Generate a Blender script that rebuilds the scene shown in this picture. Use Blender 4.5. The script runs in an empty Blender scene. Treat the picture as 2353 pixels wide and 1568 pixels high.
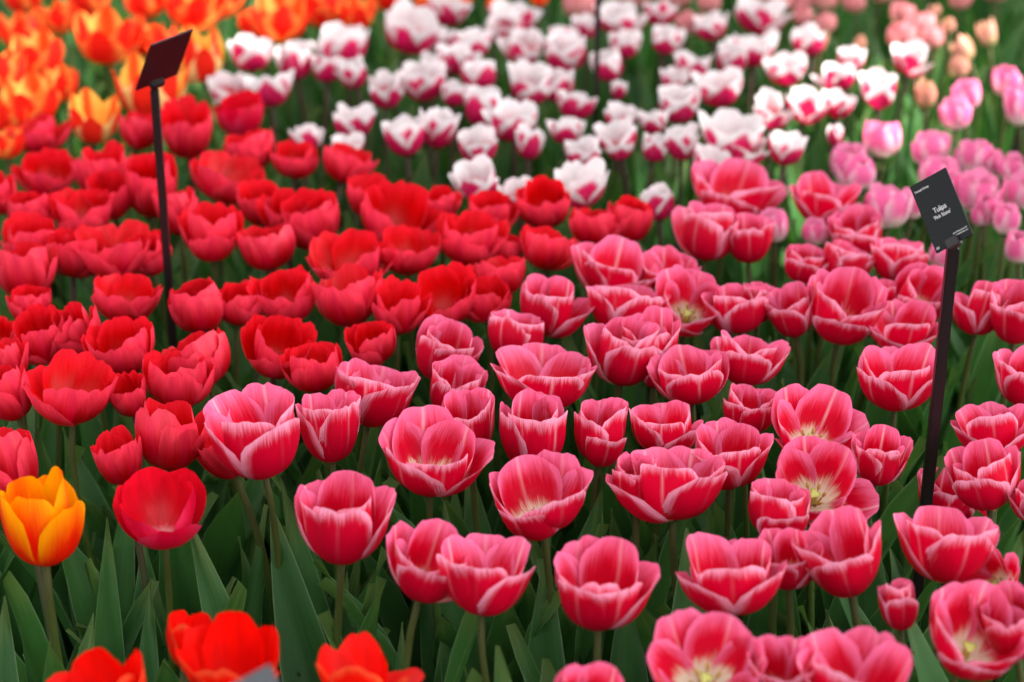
import bpy, math, random
import numpy as np
from mathutils import Matrix, Vector

random.seed(7)
RNG = np.random.default_rng(7)
SC = bpy.context.scene
COL = SC.collection
rad = math.radians

# ------------------------------------------------------------------ camera
CAM_H, PITCH, LENS = 1.23, rad(23.4), 70.0
cam_d = bpy.data.cameras.new('camera')
cam = bpy.data.objects.new('camera', cam_d)
COL.objects.link(cam)
cam.location = (0, 0, CAM_H)
cam.rotation_euler = (rad(90) - PITCH, 0, 0)
cam_d.sensor_width, cam_d.lens = 36.0, LENS
cam_d.clip_start, cam_d.clip_end = 0.05, 500
cam_d.dof.use_dof = True
cam_d.dof.focus_distance = 1.82
cam_d.dof.aperture_fstop = 3.8
SC.camera = cam

# ------------------------------------------------------------------ sky and sun
SUN_DIR = Vector((0.62, -0.12, 0.77)).normalized()          # towards the sun
ELEV, AZ = math.asin(SUN_DIR.z), math.atan2(SUN_DIR.x, SUN_DIR.y)
w = bpy.data.worlds.new('World')
SC.world = w
w.use_nodes = True
nt = w.node_tree
bg = nt.nodes['Background']
sky = nt.nodes.new('ShaderNodeTexSky')
sky.sky_type = 'NISHITA'
sky.sun_disc = False
sky.sun_elevation, sky.sun_rotation = ELEV, AZ
sky.air_density, sky.dust_density, sky.ozone_density = 1.0, 4.0, 0.6
veil = nt.nodes.new('ShaderNodeHueSaturation')              # thin white veil of cloud over the blue
veil.inputs['Saturation'].default_value = 0.12
nt.links.new(sky.outputs[0], veil.inputs['Color'])
nt.links.new(veil.outputs[0], bg.inputs['Color'])
bg.inputs['Strength'].default_value = 0.15
sun_d = bpy.data.lights.new('sun', 'SUN')
sun_d.energy, sun_d.angle, sun_d.color = 5.0, rad(0.5), (1.0, 0.95, 0.88)
sun = bpy.data.objects.new('sun', sun_d)
COL.objects.link(sun)
sun.rotation_euler = SUN_DIR.to_track_quat('Z', 'Y').to_euler()
vs = SC.view_settings
vs.view_transform, vs.look, vs.gamma, vs.exposure = 'Standard', 'None', 1.0, 1.95
vs.use_curve_mapping = False
SC.cycles.use_denoising = True
SC.cycles.max_bounces = 8
SC.cycles.diffuse_bounces = 4

# ------------------------------------------------------------------ geometry of the view
FPX = 2353 * LENS / 36.0
CP, SP = math.cos(PITCH), math.sin(PITCH)
def ray(px, py):
    a, b = (px - 1176.5) / FPX, (784 - py) / FPX
    return Vector((a, CP + b * SP, -SP + b * CP))           # one metre of depth along the axis
def on_plane(px, py, z):
    d = ray(px, py)
    t = (z - CAM_H) / d.z
    return Vector((0, 0, CAM_H)) + d * t, t                 # point, depth
def at_depth(px, py, t):
    return Vector((0, 0, CAM_H)) + ray(px, py) * t
def at_dist(px, py, y):
    d = ray(px, py)
    return Vector((0, 0, CAM_H)) + d * (y / d.y)

# ------------------------------------------------------------------ materials
class Mat:
    def __init__(s, name):
        s.m = bpy.data.materials.new(name)
        s.m.use_nodes = True
        s.nt = s.m.node_tree
        s.nt.nodes.clear()
    def n(s, t, props=None, **ins):
        nd = s.nt.nodes.new('ShaderNode' + t)
        for k, v in (props or {}).items():
            setattr(nd, k, v)
        for k, v in ins.items():
            s.set(nd.inputs[int(k[1:]) if k[0] == 'i' and k[1:].isdigit() else k.replace('_', ' ')], v)
        return nd
    def set(s, sock, v):
        if isinstance(v, bpy.types.NodeSocket):
            s.nt.links.new(v, sock)
        elif isinstance(v, (tuple, list)) and sock.type == 'RGBA' and len(v) == 3:
            sock.default_value = (*v, 1)
        else:
            sock.default_value = v
    def m_(s, op, a, b=0.0, c=0.0, clamp=False):
        return s.n('Math', {'operation': op, 'use_clamp': clamp}, i0=a, i1=b, i2=c).outputs[0]
    def step(s, x, lo, hi):                                 # smoothstep
        return s.n('MapRange', {'interpolation_type': 'SMOOTHSTEP'}, i0=x, i1=lo, i2=hi, i3=0.0, i4=1.0).outputs[0]
    def mix(s, f, a, b):
        nd = s.nt.nodes.new('ShaderNodeMix')
        nd.data_type = 'RGBA'
        s.set(nd.inputs[0], f); s.set(nd.inputs[6], a); s.set(nd.inputs[7], b)
        return nd.outputs[2]
    def uv(s):
        x = s.n('SeparateXYZ', i0=s.n('UVMap').outputs[0])
        u = s.m_('ABSOLUTE', s.m_('MULTIPLY_ADD', x.outputs[0], 2.0, -1.0))
        return x.outputs[0], x.outputs[1], u
    def streak(s, x, v, fx, fv, detail=3.0, rough=0.6):
        r = s.m_('MULTIPLY', s.n('ObjectInfo').outputs['Random'], 37.0)
        vec = s.n('CombineXYZ', i0=s.m_('MULTIPLY', x, fx), i1=s.m_('MULTIPLY', v, fv), i2=r).outputs[0]
        return s.n('TexNoise', None, Vector=vec, Scale=1.0, Detail=detail, Roughness=rough).outputs[0]
    def out(s, col, rough=0.45, trans=0.25, tcol=None, bump=None, bs=0.1, spec=0.4, sheen=0.0, dist=0.001):
        p = s.n('BsdfPrincipled', None, Base_Color=col, Roughness=rough)
        p.inputs['Specular IOR Level'].default_value = spec
        p.inputs['Sheen Weight'].default_value = sheen
        p.inputs['Sheen Roughness'].default_value = 0.4
        sh = p.outputs[0]
        nrm = None
        if bump is not None:
            nrm = s.n('Bump', None, Strength=bs, Distance=dist, Height=bump).outputs[0]
            s.set(p.inputs['Normal'], nrm)
        if trans:
            t = s.n('BsdfTranslucent', None, Color=tcol if tcol is not None else col)
            if nrm is not None:
                s.set(t.inputs['Normal'], nrm)
            sh = s.n('MixShader', None, i0=trans, i1=sh, i2=t.outputs[0]).outputs[0]
        o = s.n('OutputMaterial', None, i0=sh)
        return s.m

def petal_mat(name, fn, nzv=0.4, trans=0.34, rough=0.5, sheen=0.0, bs=0.25, spec=0.16):
    M = Mat(name)
    x, v, u = M.uv()
    fine = M.streak(x, v, 70.0, 2.5, 3.0, 0.65)
    big = M.streak(x, v, 6.0, 1.6, 3.0, 0.6)
    nz = M.m_('SUBTRACT', M.m_('ADD', M.m_('MULTIPLY', fine, 0.6), M.m_('MULTIPLY', big, 0.6)), 0.6)
    back = M.n('NewGeometry').outputs['Backfacing']
    outer, inner = fn(M, x, v, u, nz)
    col = M.mix(back, outer, inner)
    vary = M.m_('MULTIPLY_ADD', M.n('ObjectInfo').outputs['Random'], 0.18, 0.90)
    val = M.m_('MULTIPLY', vary, M.m_('MULTIPLY_ADD', nz, nzv, 1.0))
    col = M.n('HueSaturation', None, Color=col, Value=val).outputs[0]
    return M.out(col, rough, trans, None, fine, bs, spec, sheen, 0.0006)

def f_pink(M, x, v, u, nz):
    e = M.m_('ADD', M.step(M.m_('MULTIPLY_ADD', nz, 0.55, u), 0.66, 1.0),
             M.step(M.m_('MULTIPLY_ADD', nz, 0.45, v), 0.82, 1.03), clamp=True)
    o = M.mix(e, (0.58, 0.0, 0.026), (0.90, 0.36, 0.52))
    o = M.mix(M.m_('MULTIPLY', M.step(M.m_('ABSOLUTE', nz), 0.08, 0.3), 0.18), o, (0.80, 0.08, 0.18))
    rib = M.m_('MULTIPLY', M.m_('SUBTRACT', 1.0, M.step(u, 0.0, 0.07)), M.m_('MULTIPLY', M.m_('MULTIPLY', M.step(v, 0.1, 0.9), M.n('ObjectInfo').outputs['Random']), M.m_('MULTIPLY_ADD', nz, 1.5, 0.45)))
    o = M.mix(rib, o, (0.84, 0.36, 0.44))
    o = M.mix(M.m_('SUBTRACT', 1.0, M.step(M.m_('MULTIPLY_ADD', nz, 0.15, v), 0.07, 0.19)), o, (0.82, 0.72, 0.48))
    ei = M.m_('ADD', M.m_('MULTIPLY', M.step(M.m_('MULTIPLY_ADD', nz, 0.6, v), 0.60, 1.05), 0.85),
              M.m_('MULTIPLY', M.step(M.m_('MULTIPLY_ADD', nz, 0.5, u), 0.62, 1.0), 0.75), clamp=True)
    i = M.mix(ei, (0.66, 0.0, 0.026), (0.84, 0.18, 0.36))
    ribi = M.m_('MULTIPLY', M.m_('SUBTRACT', 1.0, M.step(u, 0.0, 0.075)), M.m_('MULTIPLY', M.m_('MULTIPLY_ADD', M.n('ObjectInfo').outputs['Random'], 0.7, 0.15), M.m_('MULTIPLY_ADD', nz, 1.5, 0.8)), clamp=True)
    i = M.mix(ribi, i, (0.88, 0.45, 0.50))
    i = M.mix(M.m_('SUBTRACT', 1.0, M.step(M.m_('MULTIPLY_ADD', nz, 0.6, v), 0.24, 0.44)), i, (0.88, 0.82, 0.60))
    return o, i
def f_red(M, x, v, u, nz):
    e = M.m_('ADD', M.m_('MULTIPLY', M.step(M.m_('MULTIPLY_ADD', nz, 0.3, u), 0.45, 1.05), 0.5),
             M.step(M.m_('MULTIPLY_ADD', nz, 0.35, v), 0.45, 1.05), clamp=True)
    o = M.mix(e, (0.50, 0.0, 0.006), (0.84, 0.040, 0.085))  # paler rims, with petal sheen and deeper shade below painted into the colour
    o = M.mix(M.m_('MULTIPLY', M.m_('SUBTRACT', 1.0, M.step(u, 0.0, 0.2)), 0.30), o, (0.62, 0.004, 0.07))
    o = M.mix(M.m_('SUBTRACT', 1.0, M.step(v, 0.03, 0.10)), o, (0.75, 0.62, 0.50))
    i = M.mix(M.step(M.m_('MULTIPLY_ADD', nz, 0.4, v), 0.6, 1.1), (0.60, 0.0, 0.001), (0.74, 0.012, 0.028))
    i = M.mix(M.m_('SUBTRACT', 1.0, M.step(v, 0.05, 0.16)), i, (0.75, 0.62, 0.40))
    return o, i
def f_crimson(M, x, v, u, nz):
    o = M.mix(M.step(M.m_('MULTIPLY_ADD', nz, 0.4, u), 0.3, 1.0), (0.58, 0.001, 0.030), (0.74, 0.03, 0.11))
    o = M.mix(M.m_('SUBTRACT', 1.0, M.step(v, 0.03, 0.10)), o, (0.78, 0.70, 0.60))
    return o, M.mix(M.m_('SUBTRACT', 1.0, M.step(v, 0.05, 0.2)), (0.68, 0.003, 0.018), (0.80, 0.30, 0.32))
def f_scarlet(M, x, v, u, nz):
    o = M.mix(M.step(M.m_('MULTIPLY_ADD', nz, 0.3, u), 0.7, 1.05), (0.72, 0.003, 0.0), (0.85, 0.13, 0.03))
    o = M.mix(M.m_('MULTIPLY', M.step(v, 0.85, 1.0), 0.4), o, (0.88, 0.18, 0.06))
    i = M.mix(M.m_('SUBTRACT', 1.0, M.step(v, 0.12, 0.26)), (0.76, 0.002, 0.0), (0.85, 0.55, 0.05))
    return o, i
def f_white(M, x, v, u, nz):
    t = M.m_('ADD', M.m_('MULTIPLY_ADD', M.m_('POWER', u, 1.2), 0.28, v), M.m_('MULTIPLY', nz, 0.5))
    fl = M.m_('SUBTRACT', 1.0, M.step(M.m_('ADD', t, M.m_('MULTIPLY', M.n('ObjectInfo').outputs['Random'], 0.12)), 0.87, 1.02))
    o = M.mix(fl, (0.76, 0.72, 0.72), (0.58, 0.004, 0.085))
    pk = M.m_('MULTIPLY', M.step(M.m_('ABSOLUTE', nz), 0.02, 0.22), 0.28)
    o = M.mix(pk, o, (0.80, 0.30, 0.42))
    i = M.mix(M.m_('SUBTRACT', 1.0, M.step(M.m_('MULTIPLY_ADD', nz, 0.5, v), 0.35, 0.66)), (0.77, 0.72, 0.72), (0.72, 0.05, 0.10))
    i = M.mix(pk, i, (0.80, 0.32, 0.40))
    return o, i
def f_pale(M, x, v, u, nz):
    bl = M.m_('MULTIPLY', M.m_('SUBTRACT', 1.0, M.step(u, 0.2, 0.85)), M.step(v, 0.2, 0.5))
    o = M.mix(bl, (0.82, 0.42, 0.54), (0.78, 0.13, 0.32))
    o = M.mix(M.m_('SUBTRACT', 1.0, M.step(M.m_('MULTIPLY_ADD', nz, 0.3, v), 0.26, 0.60)), o, (0.80, 0.72, 0.62))
    o = M.mix(M.m_('MULTIPLY', M.step(u, 0.75, 1.0), 0.6), o, (0.82, 0.58, 0.64))
    i = M.mix(M.step(v, 0.3, 0.8), (0.80, 0.68, 0.60), (0.78, 0.24, 0.42))
    return o, i
def f_salmon(M, x, v, u, nz):
    o = M.mix(M.step(M.m_('MULTIPLY_ADD', nz, 0.3, v), 0.1, 0.6), (0.42, 0.40, 0.20), (0.66, 0.24, 0.25))
    o = M.mix(M.m_('MULTIPLY', M.step(u, 0.5, 1.0), 0.5), o, (0.78, 0.40, 0.38))
    return o, (0.70, 0.26, 0.28)
def f_bud(M, x, v, u, nz):
    o = M.mix(M.step(M.m_('MULTIPLY_ADD', nz, 0.3, v), 0.05, 0.7), (0.34, 0.38, 0.14), (0.60, 0.27, 0.20))
    return o, (0.6, 0.36, 0.22)
def f_orange(M, x, v, u, nz):
    r = M.n('ObjectInfo').outputs['Random']
    e = M.step(M.m_('ADD', M.m_('MULTIPLY_ADD', nz, 0.5, u), M.m_('MULTIPLY', v, 0.15)), 0.40, 1.0)
    o = M.mix(e, (0.80, 0.016, 0.008), (0.93, 0.30, 0.06))
    o = M.mix(M.m_('MULTIPLY', M.m_('SUBTRACT', 1.0, M.step(v, 0.1, 0.4)), 0.6), o, (0.85, 0.45, 0.08))
    i = M.mix(M.step(M.m_('MULTIPLY_ADD', nz, 0.6, u), 0.08, 0.60), (0.84, 0.055, 0.006), (0.94, 0.36, 0.08))
    i = M.mix(M.m_('SUBTRACT', 1.0, M.step(v, 0.15, 0.5)), i, (0.90, 0.55, 0.08))
    return o, i
def f_flame(M, x, v, u, nz):
    e = M.step(M.m_('MULTIPLY_ADD', nz, 0.4, u), 0.38, 0.62)
    o = M.mix(e, (0.72, 0.02, 0.01), (0.88, 0.66, 0.26))
    i = M.mix(M.step(M.m_('MULTIPLY_ADD', nz, 0.4, u), 0.1, 0.35), (0.78, 0.08, 0.01), (0.92, 0.48, 0.08))
    return o, i
def f_yellow(M, x, v, u, nz):
    t = M.m_('ADD', M.m_('MULTIPLY', u, 0.45), M.m_('MULTIPLY_ADD', nz, 0.5, v))
    o = M.mix(M.step(t, 0.60, 1.40), (0.74, 0.012, 0.0), (0.88, 0.36, 0.0))
    i = M.mix(M.step(M.m_('MULTIPLY_ADD', nz, 0.6, M.m_('ADD', u, M.m_('MULTIPLY', v, 0.5))), 0.25, 1.45), (0.82, 0.07, 0.0), (0.88, 0.38, 0.0))
    return o, i

PM = {k: petal_mat(n, f, 0.85 if k in 'RMF' else 0.4, 0.34, 0.38 if k in 'RM' else 0.48, 0.0, 0.25, 0.30 if k in 'RM' else 0.18) for k, n, f in (
    ('P', 'pink_petal', f_pink), ('R', 'red_petal', f_red), ('M', 'crimson_petal', f_crimson), ('F', 'scarlet_petal', f_scarlet), ('W', 'white_petal', f_white),
    ('L', 'soft_pink_petal', f_pale), ('S', 'salmon_petal', f_salmon), ('B', 'bud_petal', f_bud), ('O', 'orange_petal', f_orange),
    ('G', 'flamed_petal', f_flame), ('Y', 'yellow_petal', f_yellow))}

def leaf_material():
    M = Mat('tulip_leaf')
    x, v, u = M.uv()
    f = M.streak(x, v, 60.0, 1.2, 2.0)
    b = M.streak(x, v, 3.0, 2.0, 3.0)
    r = M.n('ObjectInfo').outputs['Random']
    c = M.mix(M.m_('ADD', M.m_('MULTIPLY', b, 0.6), M.m_('MULTIPLY', r, 0.4)), (0.010, 0.046, 0.009), (0.042, 0.132, 0.030))
    c = M.mix(M.m_('MULTIPLY', M.step(f, 0.4, 0.75), 0.35), c, (0.055, 0.150, 0.042))
    c = M.mix(M.m_('MULTIPLY', M.step(u, 0.9, 1.0), 0.5), c, (0.17, 0.26, 0.13))
    c = M.mix(M.m_('MULTIPLY', M.step(M.m_('MULTIPLY_ADD', b, 0.3, v), 0.99, 1.14), 0.35), c, (0.16, 0.19, 0.05))
    return M.out(c, 0.45, 0.24, M.mix(0.6, c, (0.07, 0.24, 0.02)), f, 0.3, 0.18, 0.0, 0.0006)
def stem_material(name, lo, hi):
    M = Mat(name)
    x, v, u = M.uv()
    f = M.streak(x, v, 10.0, 6.0)
    c = M.mix(M.step(M.m_('MULTIPLY_ADD', f, 0.3, v), 0.45, 1.1), lo, hi)
    return M.out(c, 0.6, 0.0, None, f, 0.15, 0.15)
LEAF = leaf_material()
STEM = stem_material('green_stem', (0.030, 0.095, 0.008), (0.050, 0.055, 0.014))
STEM_D = stem_material('brown_stem', (0.05, 0.10, 0.025), (0.055, 0.035, 0.025))
def plain(name, col, rough=0.5, noise=0.0, scale=40.0, spec=0.5, bs=0.2):
    M = Mat(name)
    if noise:
        g = M.n('TexCoord').outputs['Object']
        nz = M.n('TexNoise', None, Vector=g, Scale=scale, Detail=5.0, Roughness=0.7).outputs[0]
        c = M.mix(nz, tuple(k * (1 - noise) for k in col), tuple(k * (1 + noise) for k in col))
        return M.out(c, rough, 0.0, None, nz, bs, spec)
    return M.out(col, rough, 0.0, None, None, 0, spec)
PISTIL = plain('pistil', (0.42, 0.45, 0.10), 0.5, 0.2)
ANTHER = plain('anther', (0.45, 0.30, 0.06), 0.8, 0.3)
BLACK = plain('black_powder_coat', (0.010, 0.005, 0.006), 0.34, 0.25, 220.0, 0.4)  # slightly maroon black; the posts' reddish reflection is tinted into the colour
PLATE = plain('dark_slate_plate', (0.009, 0.011, 0.0115), 0.55, 0.35, 260.0, 0.2)
MAROON = plain('dark_red_plate', (0.030, 0.004, 0.007), 0.42, 0.35, 120.0, 0.4)
GREYPLATE = plain('grey_plate', (0.045, 0.05, 0.055), 0.35, 0.2, 120.0)
INK = plain('white_lettering', (0.75, 0.75, 0.75), 0.6)
BARK = plain('tree_bark', (0.07, 0.05, 0.035), 0.9, 0.4, 12.0)
def soil_material():
    M = Mat('dark_soil')
    g = M.n('TexCoord').outputs['Object']
    a = M.n('TexNoise', None, Vector=g, Scale=30.0, Detail=8.0, Roughness=0.7).outputs[0]
    vo = M.n('TexVoronoi', None, Vector=g, Scale=90.0).outputs[0]
    c = M.mix(a, (0.010, 0.007, 0.005), (0.055, 0.038, 0.026))
    return M.out(c, 0.95, 0.0, None, M.m_('ADD', a, M.m_('MULTIPLY', vo, 0.4)), 1.0, 0.2, 0.0, 0.01)
SOIL = soil_material()
def tree_leaf_material():
    M = Mat('tree_leaf')
    r = M.n('TexNoise', None, Vector=M.n('NewGeometry').outputs['Position'], Scale=1.5, Detail=2.0).outputs[0]
    return M.out(M.mix(r, (0.03, 0.07, 0.015), (0.08, 0.14, 0.03)), 0.5, 0.0)
TREELEAF = tree_leaf_material()

# ------------------------------------------------------------------ mesh helpers
def mesh(name, verts, faces, mat, uvs=None, smooth=True):
    me = bpy.data.meshes.new(name)
    me.from_pydata([tuple(map(float, p)) for p in verts], [], faces)
    if uvs is not None:
        lay = me.uv_layers.new(name='UVMap')
        li = np.empty(len(me.loops), dtype=np.int32)
        me.loops.foreach_get('vertex_index', li)
        lay.data.foreach_set('uv', np.asarray(uvs, dtype=np.float32)[li].ravel())
    if smooth:
        me.polygons.foreach_set('use_smooth', [True] * len(me.polygons))
    me.materials.append(mat)
    me.update()
    return me
def grid_faces(nu, nv, off=0, wrap=False):
    f = []
    for j in range(nv - 1):
        for i in range(nu if wrap else nu - 1):
            a, b = j * nu + i, j * nu + (i + 1) % nu
            f.append((off + a, off + b, off + b + nu, off + a + nu))
    return f
def obj(name, me, parent=None, mat=None):
    o = bpy.data.objects.new(name, me)
    COL.objects.link(o)
    if parent is not None:
        o.parent = parent
    if mat is not None:
        o.matrix_basis = mat
    return o
def empty(name, loc, label, cat, group=None):
    o = bpy.data.objects.new(name, None)
    COL.objects.link(o)
    o.location = loc
    o.empty_display_size = 0.05
    o['label'], o['category'] = label, cat
    if group:
        o['group'] = group
    return o
def tube(pts, radii, mat, name, seg=8, cap=True):
    pts = [Vector(p) for p in pts]
    V, U = [], []
    n = len(pts)
    for k, p in enumerate(pts):
        t = (pts[min(k + 1, n - 1)] - pts[max(k - 1, 0)]).normalized()
        a = t.orthogonal().normalized() if abs(t.z) < 0.9 else Vector((1, 0, 0)).cross(t).normalized()
        b = t.cross(a)
        for i in range(seg):
            an = 2 * math.pi * i / seg
            V.append(p + (a * math.cos(an) + b * math.sin(an)) * radii[k])
            U.append((i / seg, k / (n - 1)))
    F = grid_faces(seg, n, 0, True)
    if cap:
        F.append(tuple(range((n - 1) * seg, n * seg)))
    return mesh(name, V, F, mat, U)

# ------------------------------------------------------------------ tulip petals
# slope of the petal's mid line along its length (0 = flat outwards, 90 = upright), spread, tip
KIND = {
    'M': ([-4, 30, 64, 88, 100], 0.96, 0.80, 0.24, 2.3, 0.02, 0.020, 0.88),
    #     slopes at 0, .2, .45, .75, 1        width, waist, tip drop, tip power, reflex, frill, cup
    'P': ([-6, 26, 62, 86, 92], 1.06, 0.86, 0.23, 2.7, 0.09, 0.022, 0.80),
    'R': ([-4, 30, 64, 86, 97], 0.98, 0.82, 0.22, 2.4, 0.03, 0.050, 0.82),
    'F': ([0, 30, 62, 80, 88], 0.90, 0.80, 0.30, 2.0, 0.05, 0.020, 0.88),
    'W': ([0, 34, 68, 86, 86], 0.94, 0.76, 0.29, 2.0, 0.07, 0.026, 0.84),
    'L': ([-4, 36, 78, 98, 112], 0.92, 0.80, 0.24, 2.3, 0.02, 0.015, 0.90),
    'S': ([-4, 38, 80, 100, 116], 0.90, 0.74, 0.30, 2.0, 0.00, 0.010, 0.92),
    'B': ([-4, 48, 86, 101, 112], 0.95, 0.60, 0.40, 1.8, 0.00, 0.010, 0.95),
    'O': ([0, 38, 72, 88, 92], 0.92, 0.66, 0.46, 1.45, 0.06, 0.025, 0.86),
    'G': ([0, 40, 74, 90, 92], 0.90, 0.62, 0.48, 1.4, 0.06, 0.020, 0.86),
    'Y': ([-4, 40, 76, 92, 96], 0.98, 0.80, 0.26, 2.2, 0.02, 0.020, 0.88),
}
def profile(slopes, extra, n=60):
    s = np.linspace(0, 1, n)
    kn = [0, 0.2, 0.45, 0.75, 1.0]
    a = np.interp(s, kn, slopes)
    for _ in range(4):
        a[1:-1] = (a[:-2] + 2 * a[1:-1] + a[2:]) / 4
    a = np.radians(a - extra * np.clip(s * 2, 0, 1))
    ds = s[1] - s[0]
    r = 0.012 + np.concatenate([[0], np.cumsum(np.cos(a[:-1]) * ds)])
    z = np.concatenate([[0], np.cumsum(np.sin(a[:-1]) * ds)])
    return s, r, z
NU, NV = 17, 13
def petal_mesh(kind, layer, rng, extra):
    sl, wd, waist, tdrop, tpow, reflex, frill, cup = KIND[kind]
    s0, r0, z0 = profile(sl, 0)
    norm = r0.max()
    s, r, z = profile(sl, extra + rng.normal(0, 3.0) + (-2 if layer else 2))
    r, z = r / norm, z / norm
    k = 0.93 if layer else 1.0
    u = np.linspace(-1, 1, NU)[None, :]
    v = (np.linspace(0, 1, NV)[:, None]) ** 0.9
    au = np.abs(u)
    ph = rng.uniform(0, 6.28, 5)
    fr = frill * (np.sin(u * 7 + ph[0]) * 0.8 + np.sin(u * 13 + ph[1]) * 0.5 + np.sin(u * 21 + ph[2]) * 0.3)
    top = 1 - tdrop * au ** tpow - 0.02 * np.exp(-(u / 0.1) ** 2) * (tpow > 1.9) + fr + rng.normal(0, 0.02)
    if layer:
        top = top + 0.05
    l = np.clip(v * top, 0, 1.05)
    w = wd * (0.16 + 0.84 * np.clip(np.sin(np.clip(l / 0.62, 0, 1) * np.pi / 2), 0, 1) ** 0.9)
    w = w * (1 - (1 - waist) * np.clip((l - 0.62) / 0.38, 0, 1) ** 1.6)
    R = np.interp(l, s, r) * k
    Z = np.interp(l, s, z) + np.clip(l - 1, 0, 1)
    rc = np.maximum(0.22, cup * R)
    a = np.clip(u * w / rc, -1.5, 1.5)
    skew = rng.normal(0, 0.03)
    X = R - rc * (1 - np.cos(a)) * (1.0 if layer else 0.94)
    Y = rc * np.sin(a) + skew * l
    X = X + reflex * rng.uniform(0.5, 1.3) * au ** 3 * np.clip(l * 1.4 - 0.3, 0, 1)
    X = X + reflex * rng.uniform(0.0, 1.6) * np.clip((l - 0.72) / 0.28, 0, 1) ** 2
    X = X - 0.03 * np.exp(-(u / 0.13) ** 2) * np.sin(np.clip(l, 0, 1) * np.pi)
    ruffle = (0.010 + frill) * np.clip(l * 1.5 - 0.5, 0, 1)
    X = X + ruffle * (np.sin(u * 6 + ph[3]) + 0.6 * np.sin(u * 11 + l * 5 + ph[4])) * (0.4 + 0.6 * au)
    Z = Z + ruffle * 0.5 * np.sin(u * 5 + ph[1]) * au
    V = np.stack([X + 0 * u, Y + 0 * v, Z + 0 * u], -1).reshape(-1, 3)
    U = np.stack([(u * 0.5 + 0.5) + 0 * v, v + 0 * u], -1).reshape(-1, 2)
    return mesh('petal', V, grid_faces(NU, NV), PM[kind], U)
NVAR = {'M': 2, 'P': 7, 'R': 6, 'W': 6, 'L': 4, 'O': 4, 'S': 3, 'B': 2, 'F': 3, 'G': 2, 'Y': 1}
HEADS = {}
def head(kind, openk, var):                    # six petal meshes with the azimuth of each; openk in steps of 8 degrees
    key = (kind, openk, var)
    if key not in HEADS:
        rng = np.random.default_rng(hash((ord(kind), openk + 5, var)) % 100000)
        HEADS[key] = [(petal_mesh(kind, i % 2, rng, openk * 8.0 + rng.normal(0, 1.5)), i * math.pi / 3 + rng.normal(0, 0.07)) for i in range(6)]
    return HEADS[key]
def rim_height(kind):
    s, r, z = profile(KIND[kind][0], 0)
    return z[-1] / r.max(), r[-1] / r.max()

def stamen_mesh():
    V, F = [], []
    m1 = tube([(0, 0, 0), (0.03, 0, 0.25), (0.05, 0, 0.40)], [0.03, 0.025, 0.012], ANTHER, 'stamen', 5)
    m2 = tube([(0.05, 0, 0.36), (0.06, 0, 0.45), (0.075, 0, 0.58), (0.08, 0, 0.62)], [0.012, 0.05, 0.045, 0.01], ANTHER, 'tmp', 6)
    V = [tuple(x.co) for x in m1.vertices]; n = len(V)
    F = [tuple(p.vertices) for p in m1.polygons]
    V += [tuple(x.co) for x in m2.vertices]
    F += [tuple(i + n for i in p.vertices) for p in m2.polygons]
    bpy.data.meshes.remove(m1); bpy.data.meshes.remove(m2)
    return mesh('stamen', V, F, ANTHER)
STAMEN = stamen_mesh()
def pistil_mesh():
    V, F = [], []
    prof = [(0.09, 0), (0.11, 0.12), (0.10, 0.3), (0.085, 0.40), (0.14, 0.46), (0.16, 0.52), (0.05, 0.53)]
    for r, z in prof:
        for i in range(12):
            a = 2 * math.pi * i / 12
            q = r * (1 + (0.28 if z > 0.41 else 0.08) * math.cos(3 * a))
            V.append((q * math.cos(a), q * math.sin(a), z))
    F = grid_faces(12, len(prof), 0, True) + [tuple(range(12 * (len(prof) - 1), 12 * len(prof)))]
    return mesh('pistil', V, F, PISTIL)
PISTIL_ME = pistil_mesh()

# ------------------------------------------------------------------ tulip leaves: keeled blades
def leaf_points(L, W, lean, curl, fold, twist, rng, nt_=12, nu=5):
    t = np.linspace(0, 1, nt_)
    ang = np.radians(90 - lean - curl * t ** 1.8)            # slope of the blade's mid line
    ds = L / (nt_ - 1)
    r = 0.008 + np.concatenate([[0], np.cumsum(np.cos(ang[:-1]) * ds)])
    z = np.concatenate([[0], np.cumsum(np.sin(ang[:-1]) * ds)])
    wd = W * 0.5 * (0.30 + 0.70 * np.sin(np.clip(t / 0.45, 0, 1) * np.pi / 2)) * np.clip(1 - np.clip((t - 0.42) / 0.58, 0, 1) ** 1.55, 0.008, 1)
    u = np.linspace(-1, 1, nu)
    ph = rng.uniform(0, 6.28, 3)
    V = []
    for k in range(nt_):
        f = fold * (1 - 0.55 * t[k])
        tw = twist * t[k] ** 1.4
        n = np.array([-math.sin(ang[k]), 0, math.cos(ang[k])])           # towards the stem / upwards
        for q in u:
            a = abs(q)
            sx = wd[k] * q * math.cos(f * 0.8)
            nn = wd[k] * a ** 1.3 * math.sin(f) + 0.006 * math.sin(t[k] * 10 + ph[0] + q * 2) * a
            y2 = sx * math.cos(tw) - nn * math.sin(tw)
            n2 = sx * math.sin(tw) + nn * math.cos(tw)
            V.append((r[k] + n[0] * n2, y2, z[k] + n[2] * n2))
    U = [(q * 0.5 + 0.5, tt) for tt in t for q in u]
    return V, grid_faces(nu, nt_), U
LEAVES = []
lr = np.random.default_rng(3)
for k in range(18):
    L = lr.uniform(0.24, 0.35)
    V, F, U = leaf_points(L, lr.uniform(0.042, 0.070), lr.uniform(3, 15), lr.choice([lr.uniform(0, 25), lr.uniform(5, 40), lr.uniform(50, 85)], p=[.52, .40, .08]),
                          lr.uniform(0.30, 0.8), lr.normal(0, 0.35), lr)
    LEAVES.append(mesh('leaf', V, F, LEAF, U))

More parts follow.
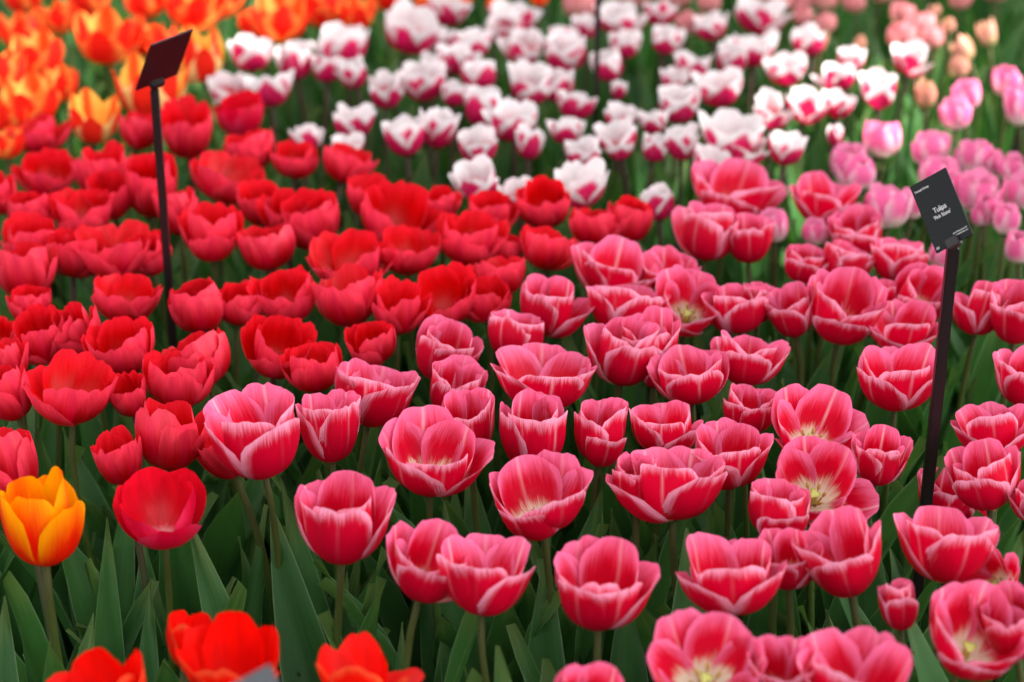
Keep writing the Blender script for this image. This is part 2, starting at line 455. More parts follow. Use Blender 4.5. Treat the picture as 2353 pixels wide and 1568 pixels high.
# ------------------------------------------------------------------ ground
def axis(lo, hi, a, b, fine, coarse):
    x = list(np.arange(a, b, fine))
    left = list(-np.geomspace(1, 1 + a - lo, coarse)[::-1] + 1 + a)[:-1]
    right = list(np.geomspace(1, 1 + hi - b, coarse) - 1 + b)
    return np.array(left + x + right)
gx, gy = axis(-60, 60, -1.6, 1.6, 0.022, 14), axis(-40, 120, 0.7, 4.2, 0.022, 14)
X, Y = np.meshgrid(gx, gy)
gr = np.random.default_rng(1)
Z = gr.normal(0, 0.006, X.shape)
for _ in range(2):
    Z[1:-1, 1:-1] = Z[1:-1, 1:-1] * 0.5 + 0.125 * (Z[:-2, 1:-1] + Z[2:, 1:-1] + Z[1:-1, :-2] + Z[1:-1, 2:])
Z += 0.012 * np.sin(X * 9 + 1) * np.sin(Y * 7)
g = obj('ground', mesh('ground', np.stack([X, Y, Z], -1).reshape(-1, 3), grid_faces(len(gx), len(gy)), SOIL))
g['kind'] = 'structure'
g['label'] = 'dark crumbly soil of the flower bed'

# ------------------------------------------------------------------ the tulips, read off the photograph
# kind; then rows: centre x, top of back rim y, bottom of cup y, width; options after a colon
DATA = '''
P
608 893 1100 215 :z=.42 L=big soft focus pink tulip standing in front of the red tulips
764 895 1068 148
845 822 985 188
1008 728 878 165 :d=1
1035 815 960 150
1080 870 1050 146
988 943 1128 216 :o=0
1225 893 1080 178
1180 708 836 158
1250 623 770 160 :L=pale pink tulip with closed cup right beside the red tulips
1250 800 945 215 :o=1
1397 558 690 180 :o=1
1430 656 775 174
1425 722 888 166
1500 708 868 135
1500 830 892 56
1575 608 750 150 :o=1 t=20 s=1 L=open pink tulip with small yellow centre and pale base
1528 576 670 124
1702 645 770 150
1740 642 745 84
1707 755 888 155
1592 795 932 172
1620 458 603 160
1720 490 608 112
1672 393 510 190 :o=1
1897 400 520 138 :L=flared coral pink tulip with upright outer petals above the post row o=1
1972 493 590 138
1840 557 650 116
1924 583 655 130
2060 565 655 135
2098 608 738 155
1830 635 775 112
1925 620 782 172
2020 640 735 84
2070 697 805 155
2057 778 942 180
2242 637 770 106
2330 636 790 146
2345 798 935 130
2285 920 1055 172 :o=1
2275 1013 1172 166
2370 1075 1200 104
2160 1070 1200 128 :z=.33 L=low pink tulip half hidden behind the black post of the lettered sign
2238 1120 1205 90 :z=.33
1375 912 1063 142
1525 912 1045 160
1716 880 995 145
1858 892 1045 190 :o=2 t=24 s=1 L=wide open pink tulip with cream heart and stamens, upper of two
1868 1008 1168 198 :o=2 t=22 s=1 L=open pink tulip with yellow stamens, lower of the two showing them
2012 980 1115 130
1675 962 1118 170
1546 1018 1200 208
1462 1008 1178 128
1248 1057 1223 218 :o=0
785 1080 1292 214 :L=flared pink tulip standing alone above the broad green leaves
965 1198 1375 178
1105 1215 1415 200
1375 1222 1440 214 :o=0 t=10 g=1 L=crumpled pink tulip with an extra petal folded across its front
1785 1112 1240 172
1812 1208 1350 130
1955 1165 1368 206 :o=1
1682 1225 1412 222
2170 1163 1348 208 :o=1 L=large pink tulip covering the foot of the lettered sign's black post
2300 1220 1360 132 :o=2 t=38 y=-1 s=1 L=pink tulip opened sideways with a cream heart near the right edge
2070 1330 1450 102 :L=small dark pink tulip with a narrow cup hanging low among leaves
2212 1340 1530 222
2338 1335 1512 150
1620 1395 1600 242 :o=2 t=18 s=1 L=open pink tulip with cream heart at the bottom edge
1795 1435 1620 144
1952 1445 1655 236 :o=1
1342 1508 1690 194 :L=pink tulip cut off by the bottom edge below the crumpled one
R
730 435 572 148 :L=tall egg shaped deep red tulip in the middle of the red bed
490 470 602 132
628 515 625 142
518 360 470 152
607 410 520 104
668 612 738 136
812 608 757 150 :L=big rounded deep red tulip with one tall back petal
808 572 662 160
914 640 768 116
1032 610 742 152
1120 640 738 112
1155 590 685 118
1250 515 625 124 :L=smooth scarlet red tulip at the right end of the red bed
1074 480 612 146
940 520 635 140
898 455 565 164
1012 430 510 92
1128 450 535 110
1248 433 525 132
1362 480 572 118
1436 450 562 120
1160 535 612 86
784 343 425 114
678 325 412 102
588 308 398 118
842 400 505 98
434 225 365 116
316 255 348 92
562 215 315 110 :c=m L=magenta red tulip beside the lowest left white tulip
98 268 352 114 :o=1
110 350 447 130
240 335 465 120
350 345 500 130
74 438 535 118
202 435 545 132
15 380 490 78
414 420 545 92
82 520 610 136
65 555 695 136 :L=big deep red tulip with smooth tall petals near the left edge
168 530 640 134
270 505 645 150
352 530 632 100
288 633 750 152
470 645 768 148
548 650 750 118
588 625 705 58
116 695 828 134
200 688 822 112
292 720 865 148
480 745 892 164
408 795 940 164
630 710 858 156
728 785 905 140
866 760 838 118
166 818 975 186 :o=1 L=wide bowl shaped red tulip with two round back petals
42 830 965 112
30 765 885 88
5 690 800 66
308 830 955 88
390 915 1085 176
286 970 1115 108
50 965 1145 130
378 1075 1240 194 :o=1 c=m L=crimson red tulip lowest in the red bed above the leaves
540 945 1100 104 :z=.39
265 395 505 112
660 430 545 96
76 660 740 100
W
795 63 160 128 :L=large white tulip with magenta flame below the orange bed
577 97 170 105
684 97 188 102
752 120 195 80
820 130 205 72
626 150 250 108 :o=1
528 165 245 96
930 32 125 134
1018 -12 62 100
1090 65 142 95
1026 70 118 62
885 160 250 86
975 140 236 120
1046 110 176 92
1042 190 248 76
1103 145 218 100
1000 112 182 80
809 237 325 100
936 265 365 106
1004 247 345 92
705 297 352 82
803 318 372 80
1110 208 296 116
1180 240 330 118
1100 297 380 106
1214 285 370 70
1103 380 462 112
1196 430 480 84
1176 0 84 112
1166 45 104 96
1200 77 142 90
1288 60 126 86
1302 90 168 118
1216 140 242 110
1288 165 234 90
1318 208 280 92
1300 265 336 80
1340 325 388 90
1336 370 482 126 :o=1
1284 418 455 52
1405 110 190 92
1434 72 136 82
1426 15 86 104
1345 35 92 66
1515 0 66 76
1528 65 128 88
1640 28 96 80
1736 8 82 112
1727 75 157 110
1587 117 192 92
1675 120 180 96
1545 160 210 66
1653 170 250 112
1556 205 283 110
1424 235 305 76
1418 185 230 46
1427 270 362 104
1502 250 312 70
1500 305 377 78
1566 285 373 82
1672 250 375 146 :o=1 L=broadest white tulip with two magenta flames in the back bed
1710 300 382 92
1800 300 385 92
1620 375 412 92
1515 425 510 96
1862 62 132 90
1807 125 200 96
1927 140 212 86
1954 118 168 76
2018 160 252 94
1770 210 294 78
1845 200 286 100
1920 205 274 76
2085 95 172 84 :L=sunlit white tulip with pink side rising alone above the others
1917 285 338 42
L
2028 277 365 85
2138 298 380 76
1950 335 415 84
1973 383 440 80
2036 425 528 96
2222 182 252 66
2196 222 298 68
2311 150 222 66
2344 195 292 64
2238 318 400 74
2276 340 404 52
2323 352 418 58
2242 388 488 86
2340 395 482 76
2262 440 517 60
2308 470 542 62
2342 528 608 70
1781 478 558 64
1869 500 562 60
2146 380 440 80
2194 386 470 60
2095 430 505 46
2157 550 616 56
1868 590 640 50
2255 470 520 54
S
2067 8 58 54
2066 60 112 60
2116 35 92 62
2146 60 116 46
2200 -16 22 52
1893 -14 30 56
1838 -14 26 52
1967 -18 30 52
1895 38 78 46
1848 28 62 48
2022 -26 10 50
1328 0 52 76
1450 -24 20 84
1556 -24 22 66
1578 30 78 50
1630 0 32 52
1745 -30 12 96
1800 -20 30 50
2290 -40 6 50
B
2180 40 78 30
2274 45 110 36
2227 87 142 42 :y=1 t=-12
2197 125 184 42
2126 178 252 42 :L=cream tulip bud caught by sunlight behind the sunlit leaves
1976 82 118 20
2150 12 40 24
1880 70 120 28
O
244 20 152 136 :L=large orange red tulip with glowing inner petals left of the dark plaque
146 5 80 84
70 35 115 92
324 40 132 82
90 105 190 122
16 110 215 92
80 195 290 122
20 230 312 92
18 300 368 86
28 30 104 72
432 0 66 128
330 -14 48 104
640 25 98 118
596 25 98 84
752 0 68 112
824 15 72 84
898 -18 30 88
1042 -16 32 104
990 -12 42 72
510 -6 46 100
700 -14 34 92
208 -14 44 94
60 -14 36 100
1136 6 32 42
1240 -10 16 44
390 60 140 70
150 150 235 70
G
469 60 192 110 :L=yellow hearted orange flamed tulip right of the dark plaque
216 220 328 114 :L=red tulip with cream feathered margins left of the black stake
346 190 275 146 :L=yellow and red flamed tulip behind the black stake's top
Y
105 1080 1300 180 :L=yellow orange tulip alone at the left edge in soft focus
-14 888 962 48 :L=sliver of a yellow orange tulip cut by the left edge
F
270 1492 1705 232
428 1397 1540 128 :L=smaller scarlet tulip leaning against a larger one by the bottom edge
540 1412 1632 222
830 1450 1655 194 :o=1 s=1 L=scarlet tulip with a yellow stamen showing at the bottom edge
'''
LOOK = {'P': 'pale edged pink tulip', 'R': 'deep red tulip', 'W': 'white tulip with magenta base', 'L': 'soft pink tulip with cream base',
        'S': 'salmon pink tulip', 'B': 'closed greenish tulip bud', 'O': 'orange red tulip', 'G': 'flamed tulip', 'Y': 'yellow orange tulip', 'F': 'scarlet tulip'}
GROUP = {'P': 'pink tulips with pale edges', 'R': 'deep red tulips', 'W': 'white tulips with magenta bases', 'L': 'soft pink tulips with cream bases',
         'S': 'salmon pink tulips at the back', 'B': 'closed tulip buds at the back', 'O': 'orange red tulips at the back', 'G': 'flamed red and yellow tulips',
         'Y': 'yellow orange tulips at the left edge', 'F': 'scarlet tulips in the foreground'}
ROWS, kind = [], None
for ln in DATA.strip().splitlines():
    if len(ln) == 1:
        kind = ln
        continue
    a, _, b = ln.partition(':')
    op = {}
    if 'L=' in b:
        toks, lab, on = [], [], False
        for t in b.split():
            if t.startswith('L='):
                on = True
                lab.append(t[2:])
            elif len(t) > 1 and t[1] == '=':
                toks.append(t)
            elif on:
                lab.append(t)
        op['L'] = ' '.join(lab)
    else:
        toks = b.split()
    for t in toks:
        op[t[0]] = t[2:]
    ROWS.append((kind, *map(float, a.split()), op))
LAND = [(375, 140, 'the dark red plaque'), (375, 420, 'the left black stake'), (386, 680, 'the foot of the left stake'),
        (1368, 40, 'the top of the thin far stake'), (1368, 270, 'the foot of the thin far stake'), (2160, 480, 'the lettered black sign'), (2170, 800, "the lettered sign's post"),
        (103, 1190, 'the lone yellow orange tulip'), (1860, 960, 'the two open tulips with stamens'), (2085, 130, 'the sunlit white tulip'),
        (1375, 1330, 'the crumpled tulip'), (785, 1185, 'the pink tulip standing alone'), (2072, 1390, 'the small low tulip'), (560, 265, 'the magenta red tulip'),
        (1250, 700, 'the pale pink tulip beside the reds'), (1575, 680, 'the pink tulip with yellow centre'), (608, 1000, 'the big soft focus pink tulip'),
        (1250, 570, 'the smooth scarlet red tulip'), (795, 110, 'the large white tulip'), (1672, 315, 'the broadest white tulip'),
        (730, 500, 'the tall egg shaped red tulip'), (65, 625, 'the big smooth red tulip'), (166, 895, 'the bowl shaped red tulip'), (1897, 460, 'the flared coral tulip'),
        (244, 86, 'the large glowing orange tulip'), (540, 1500, 'the scarlet pair'), (1620, 1490, 'the open tulip at the bottom edge')]
DIRS = ['right of', 'above right of', 'above', 'above left of', 'left of', 'below left of', 'below', 'below right of']
ORD = ['nearest', 'second', 'third', 'fourth', 'fifth', 'sixth', 'seventh', 'eighth', 'ninth', 'tenth', 'eleventh', 'twelfth']
def make_labels():
    slots = {}
    for i, (k, cx, yt, yb, wd, op) in enumerate(ROWS):
        if 'L' in op:
            continue
        cy = (max(yt, 0) + yb) / 2
        d, lx, ly, nm = min((math.hypot(cx - a, cy - b), a, b, n) for a, b, n in LAND)
        sec = int(round(math.atan2(ly - cy, cx - lx) / (math.pi / 4))) % 8
        slots.setdefault((nm, sec, k), []).append((d, i))
    out = {}
    for (nm, sec, k), l in slots.items():
        l.sort()
        for q, (d, i) in enumerate(l):
            out[i] = f'{LOOK[k]}, {DIRS[sec]} {nm}' if len(l) == 1 else f'{LOOK[k]}, {ORD[q]} {DIRS[sec]} {nm}'
    return out
LABELS = make_labels()

ZB = 0.40
CARD = {}
ROOTS = []
for i, (k, cx, yt, yb, wd, op) in enumerate(ROWS):
    rng = np.random.default_rng(1000 + i)
    grp = GROUP[k]
    if op.get('c') == 'm':
        k = 'M'
    zb = float(op.get('z', ZB))
    p, t = on_plane(cx, yb - 0.06 * wd, zb)
    th = math.atan2(CAM_H - p.z, math.hypot(p.x, p.y))
    okn = int(op.get('o', 0))
    openk = okn if k not in 'SB' else 0
    if k in 'PRW' and 'o' not in op:
        openk = int(rng.choice([-1, 0, 0, 1], p=[.3, .35, .25, .1])) if k != 'R' else int(rng.choice([-1, 0, 1], p=[.35, .5, .15]))
    H, rim = rim_height(k)
    R = 0.5 * wd * t / FPX * {'P': 0.985, 'W': 0.96, 'Y': 0.97, 'F': 0.96}.get(k, 1.03)
    R = R / (1.0 + 0.09 * max(openk, 0))
    Hw = ((yb - yt) * t / FPX - R * (0.12 + rim * math.sin(th))) / math.cos(th)
    tl = float(op.get('t', 0))
    hz = min(1.28, max(0.80, Hw / (R * H))) if not tl else 1.0
    lab = op.get('L') or LABELS[i]
    lean = rng.normal(0, 0.02, 2)
    base = Vector((p.x + lean[0], p.y + lean[1] + 0.01, 0))
    root = empty('tulip', base, lab, 'tulip', grp)
    hp = p - base
    yaw = rng.uniform(0, 2 * math.pi)
    # tilt: towards the camera by t degrees (y=-1/1 turns that sideways), plus a little of its own
    ty = float(op.get('y', 0))
    ax = Vector((1, 0, 0)) if not ty else Vector((0.45, ty * 0.9, 0)).normalized()
    T = (Matrix.Rotation(rad(tl + rng.normal(2, 7)), 4, ax) @ Matrix.Rotation(rad(rng.normal(0, 7.5)), 4, 'Y'))
    Mh = Matrix.Translation(hp) @ T @ Matrix.Rotation(yaw, 4, 'Z') @ Matrix.Diagonal((R, R, R * hz, 1))
    var = int(rng.integers(NVAR[k]))
    for me, az in head(k, openk, var):
        lean_p = Matrix.Rotation(rad(rng.normal(0, 4) + (18 if rng.random() < .05 else 0)), 4, 'Y') @ Matrix.Diagonal((1, 1, rng.normal(1, 0.07 if k == 'Y' else 0.05), 1))
        obj('petal', me, root, Mh @ Matrix.Rotation(az, 4, 'Z') @ lean_p)
    if op.get('g'):                            # a petal folded across the front
        cam_az = Matrix.Rotation(-yaw - math.pi / 2, 4, 'Z')
        obj('petal', head('P', 0, 2)[0][0], root, Mh @ cam_az @ Matrix.Rotation(rad(-14), 4, 'Y') @ Matrix.Diagonal((.92, .62, .86, 1)))
    if op.get('s') or (k == 'P' and openk > 0):
        obj('pistil', PISTIL_ME, root, Mh)
        for q in range(6 if op.get('s') else 0):
            obj('stamen', STAMEN, root, Mh @ Matrix.Rotation(q * math.pi / 3 + 0.3, 4, 'Z') @ Matrix.Translation((0.12, 0, 0)) @ Matrix.Rotation(rad(rng.normal(14, 5)), 4, 'Y'))
    # stem
    axis_top = (T @ Vector((0, 0, 1))).normalized()
    p3 = hp + axis_top * (0.03 * R)
    c2 = hp - axis_top * 0.10
    c1 = Vector((rng.normal(0, 0.012), rng.normal(0, 0.012), hp.z * 0.45))
    pts = []
    for q in range(9):
        s = q / 8
        pts.append((1 - s) ** 3 * Vector((0, 0, -0.01)) + 3 * (1 - s) ** 2 * s * c1 + 3 * (1 - s) * s * s * c2 + s ** 3 * p3)
    r0 = 0.0034 * rng.uniform(0.85, 1.15)
    obj('stem', tube(pts, [r0 * (1.25 - 0.35 * q / 8) for q in range(9)], STEM_D if k == 'W' or (k == 'R' and rng.random() < .4) else STEM, 'stem', 8), root)
    # leaves
    nl = 4 if yb < 700 else 5
    a0 = rng.uniform(0, 6.28)
    for q in range(nl):
        me = LEAVES[int(rng.integers(len(LEAVES)))]
        sc = rng.uniform(0.85, 1.2)
        M = Matrix.Rotation(a0 + q * 2.4 + rng.normal(0, .25), 4, 'Z') @ Matrix.Diagonal((sc, sc * rng.uniform(.9, 1.25), sc, 1))
        obj('leaf', me, root, M)
    ROOTS.append(root)

def blade(tip, zt, foot, width, face, bow):
    """one broad blade from a point on the soil to its tip; face turns its flat towards or away from the camera"""
    b, _ = on_plane(*foot, 0.02)
    b.z = 0.0
    t, _ = on_plane(*tip, zt)
    own = min(ROOTS, key=lambda o: (o.location - b).length)
    d = t - b
    side = d.cross(Vector((math.sin(face), -math.cos(face), 0.25))).normalized()
    nrm = side.cross(d).normalized()
    V, U = [], []
    for k in range(16):
        s = k / 15
        wd = width * 0.5 * (0.35 + 0.65 * math.sin(min(1, s / 0.5) * math.pi / 2)) * max(0.012, 1 - max(0, (s - 0.45) / 0.55) ** 1.8)
        c = b + d * s + nrm * bow * math.sin(s * math.pi)
        for q in np.linspace(-1, 1, 7):
            V.append(c + side * wd * q + nrm * (wd * 0.28 * abs(q) ** 1.4 + 0.003 * math.sin(s * 8 + q * 3)) - own.location)
            U.append((q * 0.5 + 0.5, s))
    obj('leaf', mesh('leaf', V, grid_faces(7, 16), LEAF, U), own)
for args in (((432, 1188), .40, (760, 2160), .050, 0.2, 0.02), ((617, 1150), .37, (930, 2150), .062, -0.2, 0.02), ((612, 1160), .35, (470, 2050), .032, 0.9, 0.0),
             ((215, 1410), .33, (20, 2300), .045, 0.2, 0.02), ((10, 1370), .33, (40, 2250), .050, 0.0, 0.02), ((345, 1335), .31, (320, 2250), .034, 0.1, 0.0),
             ((1255, 1260), .36, (1235, 2150), .050, 0.1, 0.01), ((1440, 1300), .34, (1470, 2200), .052, -0.2, 0.01), ((1570, 1240), .36, (1600, 2150), .046, 0.1, 0.01),
             ((560, 1390), .24, (60, 2100), .045, 0.6, 0.04), ((1745, 1040), .34, (1765, 1750), .045, 0.1, 0.01), ((2000, 1180), .35, (2015, 2000), .050, 0.0, 0.01),
             ((925, 1430), .32, (900, 2300), .030, 0.2, 0.0), ((1020, 1150), .36, (1120, 2050), .045, 0.1, 0.01), ((720, 1160), .34, (690, 2000), .036, 0.5, 0.0),
             ((1900, 1400), .30, (2000, 2200), .05, 0.2, 0.03), ((300, 1090), .36, (200, 1900), .040, 0.3, 0.01), ((245, 1190), .36, (265, 2050), .036, 0.0, 0.0),
             ((2110, 172), .43, (1985, 800), .030, 0.3, 0.01), ((1962, 235), .40, (1925, 800), .032, 0.2, 0.01), ((2000, 262), .38, (2010, 800), .030, 0.5, 0.01),
             ((1925, 275), .37, (1880, 790), .030, 0.1, 0.01), ((1860, 318), .35, (1845, 780), .030, 0.4, 0.0), ((2060, 300), .34, (2075, 800), .030, 0.1, 0.0)):
    blade(*args)

# ------------------------------------------------------------------ filler foliage between the plants
def foliage(name, n, region, label, seed):
    r = np.random.default_rng(seed)
    V, F, U = [], [], []
    base = [([tuple(x.co) for x in m.vertices], [tuple(p.vertices) for p in m.polygons]) for m in LEAVES]
    uvb = [(q * 0.5 + 0.5, tt) for tt in np.linspace(0, 1, 12) for q in np.linspace(-1, 1, 5)]
    for _ in range(n):
        x, y = region(r)
        a, s = r.uniform(0, 6.28), r.uniform(0.7, 1.08)
        vb, fb = base[int(r.integers(len(base)))]
        ca, sa, n0 = math.cos(a) * s, math.sin(a) * s, len(V)
        V += [(x + ca * q[0] - sa * q[1], y + sa * q[0] + ca * q[1], q[2] * s) for q in vb]
        F += [tuple(i + n0 for i in f) for f in fb]
        U += uvb
    o = obj(name, mesh(name, V, F, LEAF, U))
    o['kind'] = 'stuff'
    o['label'] = label
def back_region(r):
    y = r.uniform(2.3, 5.6)
    return r.uniform(-0.35 * y - 0.2, 0.35 * y + 0.2), y
def front_region(r):
    y = r.uniform(0.95, 2.4)
    return r.uniform(-0.35 * y - 0.15, 0.35 * y + 0.15), y
foliage('tulip_foliage', 1700, back_region, 'mass of green tulip leaves in the back beds', 11)
foliage('tulip_foliage', 330, front_region, 'green tulip leaves filling the front bed', 12)

# ------------------------------------------------------------------ plant signs
def box_mesh(name, sx, sy, sz, mat, bev=0.0):
    import bmesh
    bm = bmesh.new()
    bmesh.ops.create_cube(bm, size=1.0)
    for v in bm.verts:
        v.co = Vector((v.co.x * sx, v.co.y * sy, v.co.z * sz))
    if bev:
        bmesh.ops.bevel(bm, geom=bm.edges[:], offset=bev, segments=2, affect='EDGES')
    me = bpy.data.meshes.new(name)
    bm.to_mesh(me)
    bm.free()
    me.materials.append(mat)
    return me
def frame(o, ex, ey, ez):
    return Matrix(((ex.x, ey.x, ez.x, o.x), (ex.y, ey.y, ez.y, o.y), (ex.z, ey.z, ez.z, o.z), (0, 0, 0, 1)))
CR, CU, CF = Vector((1, 0, 0)), Vector((0, SP, CP)), Vector((0, CP, -SP))     # camera right, up, forward
def plaque(root, cx, cy, y, a, b, thick, mat):
    """a, b: edge vectors of the top and left side, right/down/away in photo pixels, at distance y"""
    c = at_dist(cx, cy, y)
    E = Vector((0, 0, CAM_H))
    k = (c - E).dot(CF) / FPX
    pix = lambda p: Vector((1176.5 + FPX * (p - E).dot(CR) / (p - E).dot(CF), 784 - FPX * (p - E).dot(CU) / (p - E).dot(CF)))
    a, b = list(a), list(b)
    wa, wb = Vector(a[:2]), Vector(b[:2])
    for _ in range(10):                                     # true rectangle whose edges look as measured
        b[2] = -(a[0] * b[0] + a[1] * b[1]) / a[2]
        A = (CR * a[0] - CU * a[1] + CF * a[2]) * k
        B = (CR * b[0] - CU * b[1] + CF * b[2]) * k
        q = [pix(c + A * i + B * j) for i, j in ((-.5, -.5), (.5, -.5), (-.5, .5), (.5, .5))]
        ea, eb = wa - (q[1] - q[0] + q[3] - q[2]) / 2, wb - (q[2] - q[0] + q[3] - q[1]) / 2
        a[0] += ea.x; a[1] += ea.y; b[0] += eb.x; b[1] += eb.y
    ex = A.normalized()
    n = A.cross(-B).normalized()
    ey = n.cross(ex)
    M = frame(c - root.location, ex, ey, n)
    o = obj('plaque', box_mesh('plaque', A.length, B.length, thick, mat, 0.0004), root, M)
    return o, M, A.length, B.length, c
def text(body, size, x, y, z, parent, sx=0.8, align='LEFT'):
    cu = bpy.data.curves.new('lettering', 'FONT')
    cu.body, cu.size, cu.align_x, cu.align_y = body, size, align, 'CENTER'
    cu.extrude = 0.00008
    cu.offset = -0.006 * size
    cu.space_character = 0.95
    tmp = bpy.data.objects.new('tmp', cu)
    COL.objects.link(tmp)
    bpy.context.view_layer.update()
    me = bpy.data.meshes.new_from_object(tmp.evaluated_get(bpy.context.evaluated_depsgraph_get()))
    bpy.data.objects.remove(tmp)
    me.materials.clear()
    me.materials.append(INK)
    return obj('lettering', me, parent, Matrix.Translation((x, y, z)) @ Matrix.Diagonal((sx, 1, 1, 1)))
def post(root, top, foot, width, name='post'):
    d = top - foot
    ez = d.normalized()
    ex = Vector((1, 0, 0))
    ex = (ex - ez * ex.dot(ez)).normalized()
    ey = ez.cross(ex)
    return obj(name, box_mesh(name, width, width, d.length, BLACK, width * 0.08), root, frame((top + foot) / 2 - root.location, ex, ey, ez))

# lettered sign on the right
yR = 1.62
top = at_dist(2190, 568, yR)
foot = Vector((at_dist(2131, 1165, yR).x - 0.006, yR, -0.03))
rt = empty('plant_sign', (foot.x, foot.y, 0), 'black plant sign lettered Tulipa Pink Stone on a slim square post', 'sign', 'plant signs on black stakes')
post(rt, top, foot, 0.0098)
pl, M, pw, ph, c = plaque(rt, 2163, 484, yR - 0.006, (83, -45, -55), (62, 153, -29), 0.0022, PLATE)
zt = 0.0011 + 0.0003
text('Triumph Group', pw * 0.078, -pw * 0.44, ph * 0.385, zt, pl, 0.80)
text('Tulipa', pw * 0.185, -pw * 0.0, ph * 0.03, zt, pl, 0.80, 'CENTER')
text("'Pink Stone'", pw * 0.130, -pw * 0.0, -ph * 0.065, zt, pl, 0.80, 'CENTER')
text('Jan de Wit en Zonen B.V.', pw * 0.048, pw * 0.45, -ph * 0.37, zt, pl, 0.80, 'RIGHT')
text('jandewitenzonen.com', pw * 0.048, pw * 0.45, -ph * 0.405, zt, pl, 0.80, 'RIGHT')
text('265', pw * 0.075, -pw * 0.45, -ph * 0.45, zt, pl, 0.80)
Mi = M.copy()
Mi.translation = M @ Vector((-pw * 0.0, -ph * 0.475, 0.0012))
obj('clip', box_mesh('clip', pw * 0.34, ph * 0.13, 0.007, BLACK, 0.0008), rt, Mi)
nb = top - rt.location
obj('neck', box_mesh('neck', 0.0075, 0.006, 0.012, BLACK, 0.001), rt, Matrix.Translation(nb + Vector((0, 0, 0.003))))

# plaque on the left, seen from behind
yL = 2.06
top = at_dist(355, 206, yL)
foot = Vector((at_dist(391, 790, yL).x + 0.004, yL, -0.03))
lt = empty('plant_sign', (foot.x, foot.y, 0), 'dark red plaque seen from behind on a tall black stake among red tulips', 'sign', 'plant signs on black stakes')
post(lt, top, foot, 0.0085)
pl, M, pw, ph, c = plaque(lt, 377, 138, yL + 0.004, (96, -37, 66), (-36, 104, 110), 0.0022, MAROON)
cl = at_dist(361, 193, yL - 0.004)
Mi = M.copy()
Mi.translation = cl - lt.location
obj('clip', box_mesh('clip', pw * 0.30, ph * 0.10, 0.007, BLACK, 0.0008), lt, Mi)
obj('neck', box_mesh('neck', 0.007, 0.006, 0.012, BLACK, 0.001), lt, Matrix.Translation(top - lt.location + Vector((0, 0, 0.003))))

# thin stake far back in the white bed; its plaque stands above the frame
yF = 2.75
foot = Vector((at_dist(1366, 330, yF).x, yF, -0.03))
ft = empty('plant_sign', (foot.x, foot.y, 0), 'thin black stake standing far back among the white tulips', 'sign', 'plant signs on black stakes')
top = Vector((foot.x + 0.002, yF, 0.80))
post(ft, top, foot, 0.0072)
obj('plaque', box_mesh('plaque', 0.062, 0.095, 0.0022, PLATE, 0.0004), ft, Matrix.Translation(top - ft.location + Vector((0, 0.002, 0.04))) @ Matrix.Rotation(rad(55), 4, 'X'))

# corner of a grey plaque poking up at the lower edge
cp = at_dist(588, 1556, 1.04)
gt = empty('plant_sign', (cp.x, cp.y + 0.02, 0), 'blurred grey plaque corner poking up between scarlet tulips at the bottom edge', 'sign', 'plant signs on black stakes')
post(gt, Vector((cp.x, cp.y + 0.02, cp.z - 0.06)), Vector((cp.x, cp.y + 0.02, -0.03)), 0.0085)
obj('plaque', box_mesh('plaque', 0.046, 0.080, 0.0022, GREYPLATE, 0.0004), gt,
    Matrix.Translation(cp - gt.location + Vector((0.004, 0, -0.045))) @ Matrix.Rotation(rad(58), 4, 'X') @ Matrix.Rotation(rad(28), 4, 'Z'))

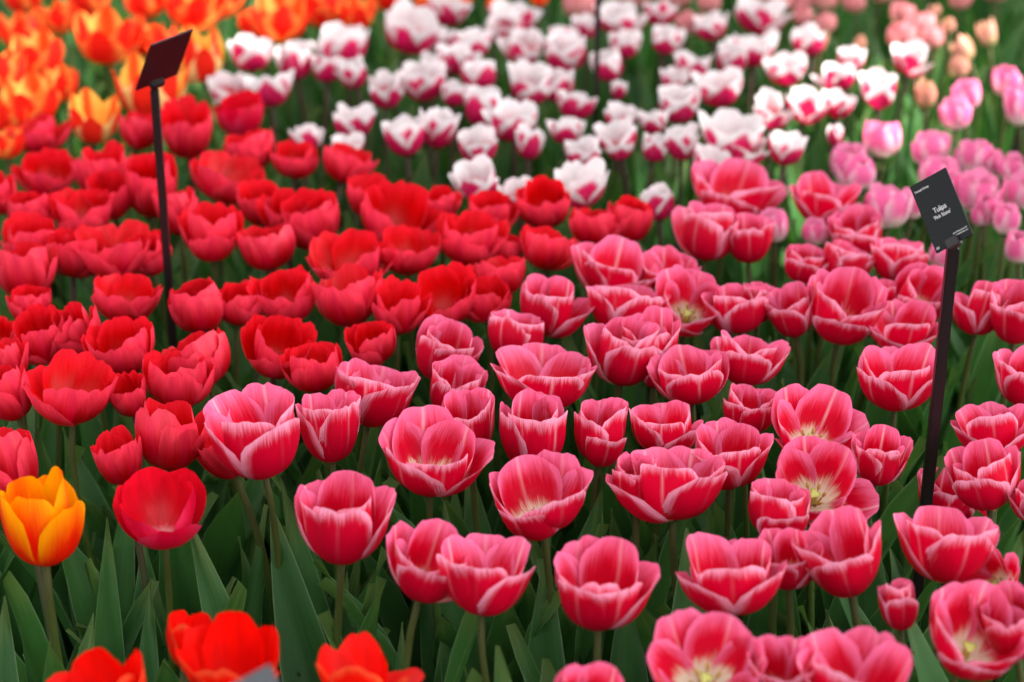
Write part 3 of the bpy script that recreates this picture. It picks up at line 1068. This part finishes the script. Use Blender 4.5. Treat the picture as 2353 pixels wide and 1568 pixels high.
# ------------------------------------------------------------------ unseen tree added beyond the right edge so its crown shades the beds
def tree():
    r = np.random.default_rng(5)
    mid = Vector((0, 2.2, 0.4))
    D = 9.0
    C = mid + SUN_DIR * D
    root = empty('added_shade_tree', (C.x + 0.9, C.y - 1.0, 0), 'unseen leafy tree added so its crown shades the tulip beds', 'tree')
    pts = [(0, 0, -0.2), (0.05, 0, 2), (0.0, -0.1, 4), (0.1, -0.1, C.z - 0.6), (0.0, 0.0, C.z + 0.8)]
    obj('trunk', tube(pts, [0.26, 0.2, 0.17, 0.13, 0.04], BARK, 'trunk', 12), root)
    for q, a in enumerate((-2.6, -1.7, -0.8, 0.1, 0.9)):
        e = Vector((2.2 * math.cos(a), 2.2 * math.sin(a), C.z + 0.5 * math.sin(q)))
        obj('limb', tube([(0.05, -0.1, C.z - 1.6), e * 0.5 + Vector((0, 0, 0.5 * (C.z - 1.2))), e], [0.09, 0.06, 0.02], BARK, 'limb', 8), root)
    gaps = []  # openings shaped into the crown to let sun onto the upper right
    for px, py, rr, zz in ((2070, 140, 0.12, .43), (1975, 235, 0.15, .42), (2100, 230, 0.12, .40), (1900, 330, 0.11, .35), (2126, 205, .08, .44), (2085, 290, .15, .28), (1990, 300, .15, .30), (1930, 400, .12, .25), (1985, 330, .12, .22), (1830, 320, .05, .42)):
        q, _ = on_plane(px, py, zz)
        q = q + SUN_DIR * ((0.42 - zz) / SUN_DIR.z)
        gaps.append((q.x, q.y, rr))
    V, F = [], []
    for _ in range(15000):
        d = Vector(r.normal(0, 1, 3)).normalized() * r.random() ** (1 / 3)
        p = C + Vector((d.x * 4.0, d.y * 4.0, d.z * 1.5))
        tt = (p.z - 0.42) / SUN_DIR.z
        hx, hy = p.x - SUN_DIR.x * tt, p.y - SUN_DIR.y * tt
        if any(math.hypot(hx - a, hy - b) < rr + 0.10 for a, b, rr in gaps):
            continue
        if hy > 2.62 and hx < -0.28 and (math.sin(hx * 9) * math.sin(hy * 8 + 1) > -0.35):  # crown thinned to let dappled sun onto the back left bed
            continue
        s = r.uniform(0.10, 0.17)
        n = Vector(r.normal(0, 1, 3)); n.z = abs(n.z) + 0.8; n.normalize()
        a = n.orthogonal().normalized()
        a.rotate(Matrix.Rotation(r.uniform(0, 6.28), 3, n))
        b = n.cross(a)
        n0 = len(V)
        p = p - root.location
        V += [p - a * s, p + b * s * 0.55, p + a * s, p - b * s * 0.55]
        F.append((n0, n0 + 1, n0 + 2, n0 + 3))
    cr = obj('crown', mesh('crown', V, F, TREELEAF, None, False), root)
    cr['kind'] = 'stuff'
tree()
